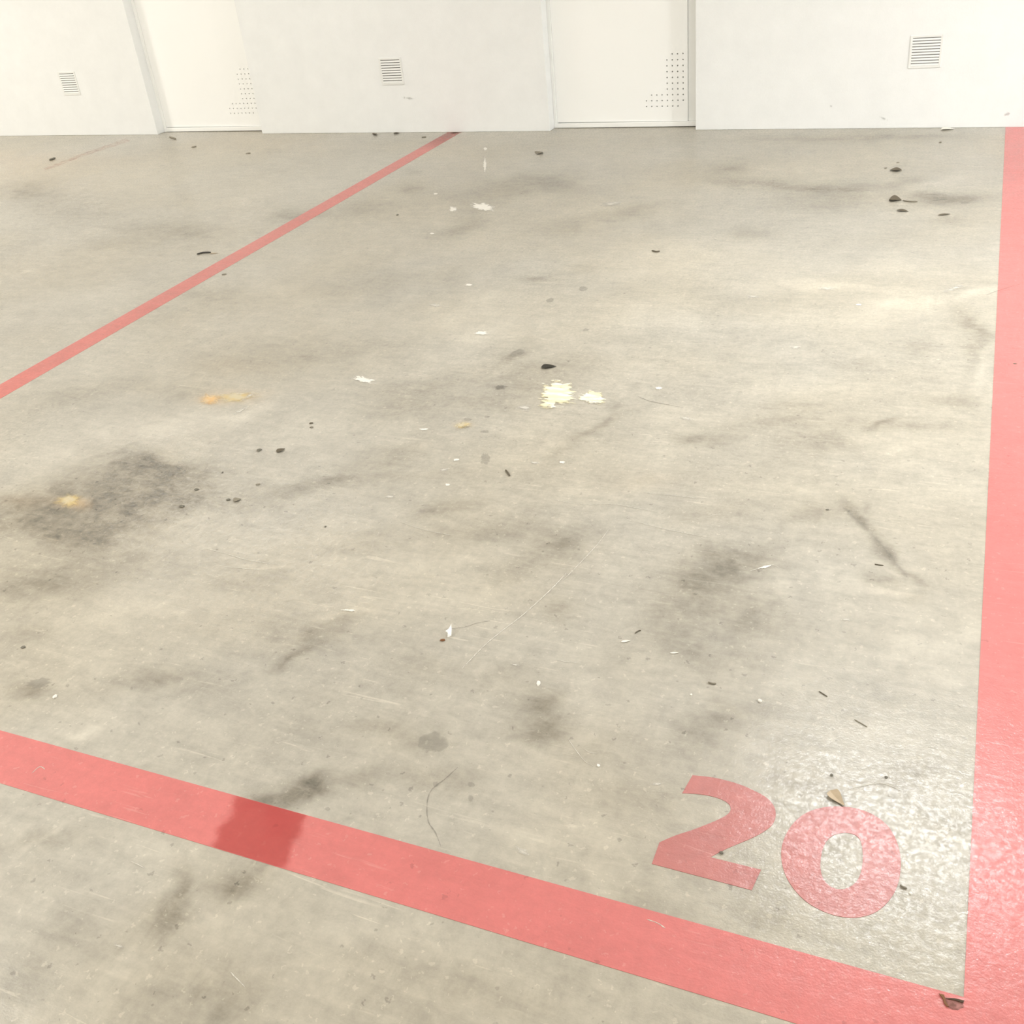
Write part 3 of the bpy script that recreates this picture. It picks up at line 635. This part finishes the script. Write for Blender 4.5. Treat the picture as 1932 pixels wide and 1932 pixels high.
# the rest of the garage shell, off frame but closing the space
tag(obj('ceiling', bxm(-13.9, 5.4, -4.9, 6.9, CEIL, CEIL+.2), M['ceil']), 'painted concrete ceiling', kind='structure')
tag(obj('wall_left', bxm(-14, -13.9, -4.9, 6.83, 0, CEIL), M['wall']), 'white painted side wall far to the left', kind='structure')
tag(obj('wall_right', bxm(5.4, 5.5, -4.9, 6.83, 0, CEIL), M['wall']), 'white painted side wall to the right', kind='structure')
tag(obj('wall_front', bxm(-13.9, 5.4, -5.0, -4.9, 0, CEIL), M['wall']), 'white painted wall behind the camera', kind='structure')
WHERE = ['over the right red line', 'over the far left corner', 'behind the camera to the left, added as fill', 'behind the camera to the right, added as fill', 'beside the right wall, added as fill', 'behind the camera far left, added as fill', 'over the aisle to the left, added as fill', 'over the left door recess, added as fill']
for (x, y, ln, wt, c), wh in zip(LAMPS, WHERE):
    g = empty('ceiling_light', (x, y, CEIL)); tag(g, ('white batten ceiling light ' if ln < 2 else 'wide white ceiling light panel ') + wh, 'ceiling light', 'lights on the garage ceiling')
    wd = .12 if ln < 2 else 1.0
    obj('lamp_body', bxm(-ln/2-.03, ln/2+.03, -wd/2-.01, wd/2+.01, -.05, -.001, .006), M['lampb'], g)
    L = bpy.data.lights.new('tube', 'AREA'); L.shape = 'RECTANGLE'; L.size = ln; L.size_y = wd; L.energy = wt; L.color = c
    lo = bpy.data.objects.new('tube', L); lo.location = (0, 0, -.055); link(lo, g)

# ------------------------------------------------------------------ litter on the floor: each its own thing
def leaf(p1, p2, wid, m, label, name='dead_leaf', cat='leaf', curl=.12, blunt=.5, lift=.0004, bend=0.0):
    A, B = at(*p1), at(*p2); L = float(np.linalg.norm(B-A)); ang = math.atan2(B[1]-A[1], B[0]-A[0])
    n = 9; V, Fc = [], []
    for sgn in (0, 1):
        for i in range(n+1):
            t = i/n; wv = wid*.5*(math.sin(math.pi*min(1, max(0, t))**blunt if t else 0) + .03)
            cy = bend*L*math.sin(math.pi*t)
            for k in (-1, 0, 1):
                z = lift + abs(k)*wv*.35 + curl*L*(t-.5)**2 + (.0007 if sgn else 0)
                V.append((L*(t-.5), cy + k*wv, z))
    W = 3; off = (n+1)*3
    for i in range(n):
        for k in (0, 1):
            a = i*3+k; Fc.append((a+off, a+3+off, a+4+off, a+1+off)); Fc.append((a, a+1, a+4, a+3))
        Fc.append((i*3, i*3+3, i*3+3+off, i*3+off)); Fc.append((i*3+2, i*3+2+off, i*3+5+off, i*3+5))
    Fc.append((0, off, off+1, 1)); Fc.append((1, off+1, off+2, 2)); e = n*3
    Fc.append((e, e+1, e+1+off, e+off)); Fc.append((e+1, e+2, e+2+off, e+1+off))
    mm = bpy.data.meshes.new(name); mm.from_pydata(V, [], Fc)
    c = (A+B)/2; o = obj(name, mm, m, None, (c[0], c[1], .0), ang); return tag(o, label, cat)
def twig(pts, rad, m, label, name='twig', cat='twig', z=None):
    W = curve_run([at(*p) for p in pts], 3); c = sum(W)/len(W); z = rad if z is None else z; V, Fc = [], []
    for i, p in enumerate(W):
        d = W[min(i+1, len(W)-1)] - W[max(i-1, 0)]; d = d/np.linalg.norm(d); nr = np.array([-d[1], d[0]]); rr = rad*(.55 if i in (0, len(W)-1) else 1)
        for k in range(6):
            t = k*math.pi/3; q = p - c + nr*rr*math.cos(t); V.append((q[0], q[1], z + rr*math.sin(t)))
    for i in range(len(W)-1):
        for k in range(6): Fc.append((i*6+k, i*6+(k+1) % 6, i*6+6+(k+1) % 6, i*6+6+k))
    Fc.append(tuple(range(6))[::-1]); Fc.append(tuple(range(len(V)-6, len(V))))
    mm = bpy.data.meshes.new(name); mm.from_pydata(V, [], Fc); o = obj(name, mm, m, None, (c[0], c[1], 0)); return tag(o, label, cat)
def crumb(u, v, a, b, h, m, label, name='pebble', cat='pebble', deg=0):
    a, b, h = a*.8, b*.8, h*.6
    """a: half width in photo px across, b: half depth in px; h: height in metres"""
    o = at(u, v); A = at(u+a, v)-at(u-a, v); B = at(u, v+b)-at(u, v-b); sx, sy = np.linalg.norm(A)/2, np.linalg.norm(B)/2
    bm = bmesh.new(); bmesh.ops.create_icosphere(bm, subdivisions=2, radius=1); rs = random.Random(int(u+v))
    for q in bm.verts:
        k = 1 + .22*(rs.random()-.5)*2; q.co = Vector((q.co.x*sx*k, q.co.y*sy*k, max(q.co.z, -.6)*h*.62*k))
    lo = min(q.co.z for q in bm.verts)
    for q in bm.verts: q.co.z -= lo
    ang = math.atan2(A[1], A[0]) + math.radians(deg)
    return tag(obj(name, bm, m, None, (o[0], o[1], 0), ang), label, cat)

leaf((1021,694), (1050,692), .030, M['leafd'], 'black pointed leaf just above the large yellow residue', blunt=.6)
leaf((1679,322), (1702,322), .052, M['leafb'], 'dark diamond-shaped leaf, farthest of the litter by the right red line', blunt=1.0)
leaf((1677,377.5), (1701,378), .070, M['leafb'], 'dark oval leaf, largest of the litter by the right red line', blunt=.7, curl=.02)
twig([(1703,379),(1715,381),(1731,381.5)], .003, M['leafg'], 'thin brown stem beside the dark oval leaf')
leaf((1692,397), (1714,400), .026, M['leafb'], 'narrow brown leaf just below the dark oval leaf', blunt=.8)
leaf((1769,407), (1793,404.5), .020, M['leafb'], 'narrow brown leaf nearest the right red line', blunt=1.0)
crumb(1671, 317.5, 3.5, 1.2, .006, M['leafg'], 'small brown crumb left of the dark diamond-shaped leaf', 'crumb', 'debris')
crumb(1694, 307, 4, 1, .004, M['leafg'], 'small brown crumb behind the dark diamond-shaped leaf', 'crumb', 'debris')
twig([(372,481),(384,478),(398,477.5)], .0042, M['leafd'], 'dark curved twig left of the faded red line')
leaf((396,479), (412,478), .012, M['leaft'], 'pale bark sliver beside the dark curved twig', 'bark_sliver', 'debris')
leaf((1566,1494), (1593,1522), .024, M['leaft'], 'tan dried leaf above the digit 0', blunt=.45, curl=.25)
twig([(1570,1511),(1580,1515),(1590,1523)], .0009, M['leafb'], 'thin dark stem along the tan dried leaf')
crumb(1361, 1610, 5, 3.5, .006, M['stone'], 'dark pebble in the angle of the digit 2')
crumb(1672, 1467, 4, 3, .004, M['stone'], 'dark grit crumb above right of the digit 0')
crumb(1569, 1463, 3.5, 3, .004, M['stone'], 'dark grit crumb above left of the digit 0')
twig([(1698,1671),(1704,1675),(1711,1678)], .002, M['leafg'], 'short grey-brown twig right of the digit 0')
crumb(1718, 1686, 4, 3.5, .004, M['stonew'], 'white grit crumb right of the digit 0')
crumb(1434, 1323, 4.5, 4, .006, M['stonew'], 'white pebble far above the digit 2')
crumb(1304, 1311, 2.5, 2, .004, M['stonew'], 'tiny white grit crumb left of the white pebble')
crumb(104, 1315, 5, 3.5, .007, M['stonew'], 'white pebble near the left edge above the near red line')
crumb(44, 1222, 5, 2.5, .006, M['stone'], 'dark crumb at the left edge of the floor', 'crumb', 'debris')
crumb(835, 1208.5, 6, 2.6, .006, M['brownb'], 'rusty brown crumb beside the paper scrap', 'crumb', 'debris')
twig([(1545,1305),(1553,1310),(1561,1315)], .0012, M['leafb'], 'thin dark twig, upper of two slanting twigs above the digit 0')
twig([(1612,1358),(1624,1365),(1636,1372)], .0010, M['leafg'], 'thin dark twig, lower of two slanting twigs above the digit 0')
twig([(1650,1065),(1658,1066.5),(1667,1067.5)], .0013, M['leafb'], 'thin dark twig beside the slanting tyre scuff')
twig([(954,888),(958,893),(962,899)], .0028, M['leafb'], 'short dark twig below the yellow residue')
twig([(1230,474),(1238,476),(1245,475)], .0035, M['leafb'], 'dark bent twig on the far pale floor')
twig([(1336,1288),(1344,1291),(1351,1291)], .002, M['leafg'], 'grey-brown twig left of the white pebble')
twig([(1198,1196),(1203,1192),(1209,1190)], .0014, M['leafb'], 'tiny dark twig right of the long scratch')
leaf((1264,1233), (1281,1232), .005, M['stonew'], 'white sliver right of the long scratch', 'paint_flake', 'debris', blunt=.8)
leaf((1172,1212), (1190,1209), .007, M['stonew'], 'white paint flake right of the long scratch', 'paint_flake', 'debris', blunt=.7)
crumb(1561, 962, 4, 1.2, .004, M['stone'], 'dark crumb beside the top of the tyre scuff', 'crumb', 'debris')
crumb(489, 850, 5, 3, .008, M['stone'], 'dark crumb, left of a pair below the orange stain', 'crumb', 'debris')
leaf((522,854), (538,847), .022, M['leafb'], 'dark leaf fragment, right of a pair below the orange stain', 'leaf_fragment', 'leaf', blunt=.7)
crumb(587, 799, 4.5, 1.6, .006, M['leafb'], 'dark crumb, upper of a pair right of the orange stain', 'crumb', 'debris')
crumb(588, 806.5, 4.5, 1.6, .005, M['leafg'], 'grey crumb, lower of a pair right of the orange stain', 'crumb', 'debris')
crumb(343, 956, 6, 2.6, .008, M['stone'], 'dark crumb right of the yellow stain', 'crumb', 'debris')
crumb(371, 924, 5, 2, .006, M['stone'], 'dark crumb above right of the yellow stain', 'crumb', 'debris')
crumb(431, 943.5, 5.5, 2, .006, M['stone'], 'small dark crumb, left of a touching pair below the orange stain', 'crumb', 'debris')
leaf((440,946), (455,942), .022, M['leafg'], 'grey leaf fragment, right of a touching pair below the orange stain', 'leaf_fragment', 'leaf', blunt=.6)
crumb(487, 914.5, 5.5, 2, .005, M['leafg'], 'grey crumb left of the middle of the floor', 'crumb', 'debris')
crumb(420, 892, 2, 1.6, .004, M['stone'], 'tiny dark crumb between the orange stain and the touching pair', 'crumb', 'debris')
crumb(614, 994, 2.5, 2, .004, M['stone'], 'tiny dark crumb left of the middle of the floor', 'crumb', 'debris')
crumb(99, 301.5, 3, 1.8, .02, M['stone'], 'dark pebble near the ghost red line at the far left')
twig([(320,260),(328,262),(332,263.5)], .006, M['leafg'], 'brown twig in front of the left door')
crumb(366, 277.5, 4, 1.3, .012, M['leafg'], 'brown crumb in front of the left door', 'crumb', 'debris')
crumb(468, 289.5, 5, 1, .010, M['leafg'], 'brown crumb nearest the camera in front of the left door', 'crumb', 'debris')
leaf((704,255.5), (712,253.5), .05, M['leafb'], 'brown leaf against the wall, left of two below the middle grille', blunt=.8, curl=.3)
leaf((742,253), (754,251.8), .035, M['leafb'], 'brown leaf against the wall, right of two below the middle grille', blunt=.8, curl=.3)
crumb(800, 259, 5, 1, .008, M['leafg'], 'grey crumb beside the far end of the faded red line', 'crumb', 'debris')
leaf((1012,291.5), (1024,287.5), .06, M['leafg'], 'grey-brown leaf in front of the right door', blunt=.7)
crumb(750, 406, 2.5, 1.2, .008, M['stone'], 'dark crumb on the far floor right of the faded red line', 'crumb', 'debris')
crumb(423, 518, 5, 1.5, .006, M['leafg'], 'grey-brown crumb just right of the faded red line', 'crumb', 'debris')
leaf((850,251.3), (866,250.5), .016, M['leafb'], 'dark leaf sliver at the wall end of the faded red line', 'leaf_fragment', 'leaf', blunt=1.0)
leaf((1775,245), (1802,244), .05, M['stonew'], 'white chip of wall plaster lying at the foot of the right wall panel', 'plaster_chip', 'debris', blunt=.5, curl=0)
crumb(1774, 269, 3, 1, .008, M['leafg'], 'small brown crumb below the plaster chip', 'crumb', 'debris')
crumb(1915, 686.5, 5, 1, .003, M['leafb'], 'dark crumb on the right red line', 'crumb', 'debris')
# the crumpled paper scrap: a folded, torn sheet standing off the floor
c1 = lambda x, y: at(800 + x*200/1932, 1140 + y*200/1932)
org = c1(450, 560); bm = bmesh.new()
pp = [(c1(505,420), .010), (c1(515,520), .012), (c1(500,600), .004), (c1(430,610), .001), (c1(440,575), .009), (c1(395,515), .004), (c1(470,520), .013), (c1(480,440), .006)]
top_ = [bm.verts.new((p[0]-org[0], p[1]-org[1], z+.0006)) for p, z in pp]; bot_ = [bm.verts.new((p[0]-org[0], p[1]-org[1], z)) for p, z in pp]
for a, b, c in ((0,1,7),(1,6,7),(1,2,6),(2,4,6),(2,3,4),(4,5,6)):
    bm.faces.new((top_[a], top_[b], top_[c])); bm.faces.new((bot_[c], bot_[b], bot_[a]))
for i in range(8): 
    try: bm.faces.new((top_[i], bot_[i], bot_[(i+1) % 8], top_[(i+1) % 8]))
    except ValueError: pass
bmesh.ops.recalc_face_normals(bm, faces=bm.faces)
tag(obj('paper_scrap', bm, M['paper'], None, (org[0], org[1], 0)), 'crumpled scrap of white paper on the middle of the floor', 'paper')
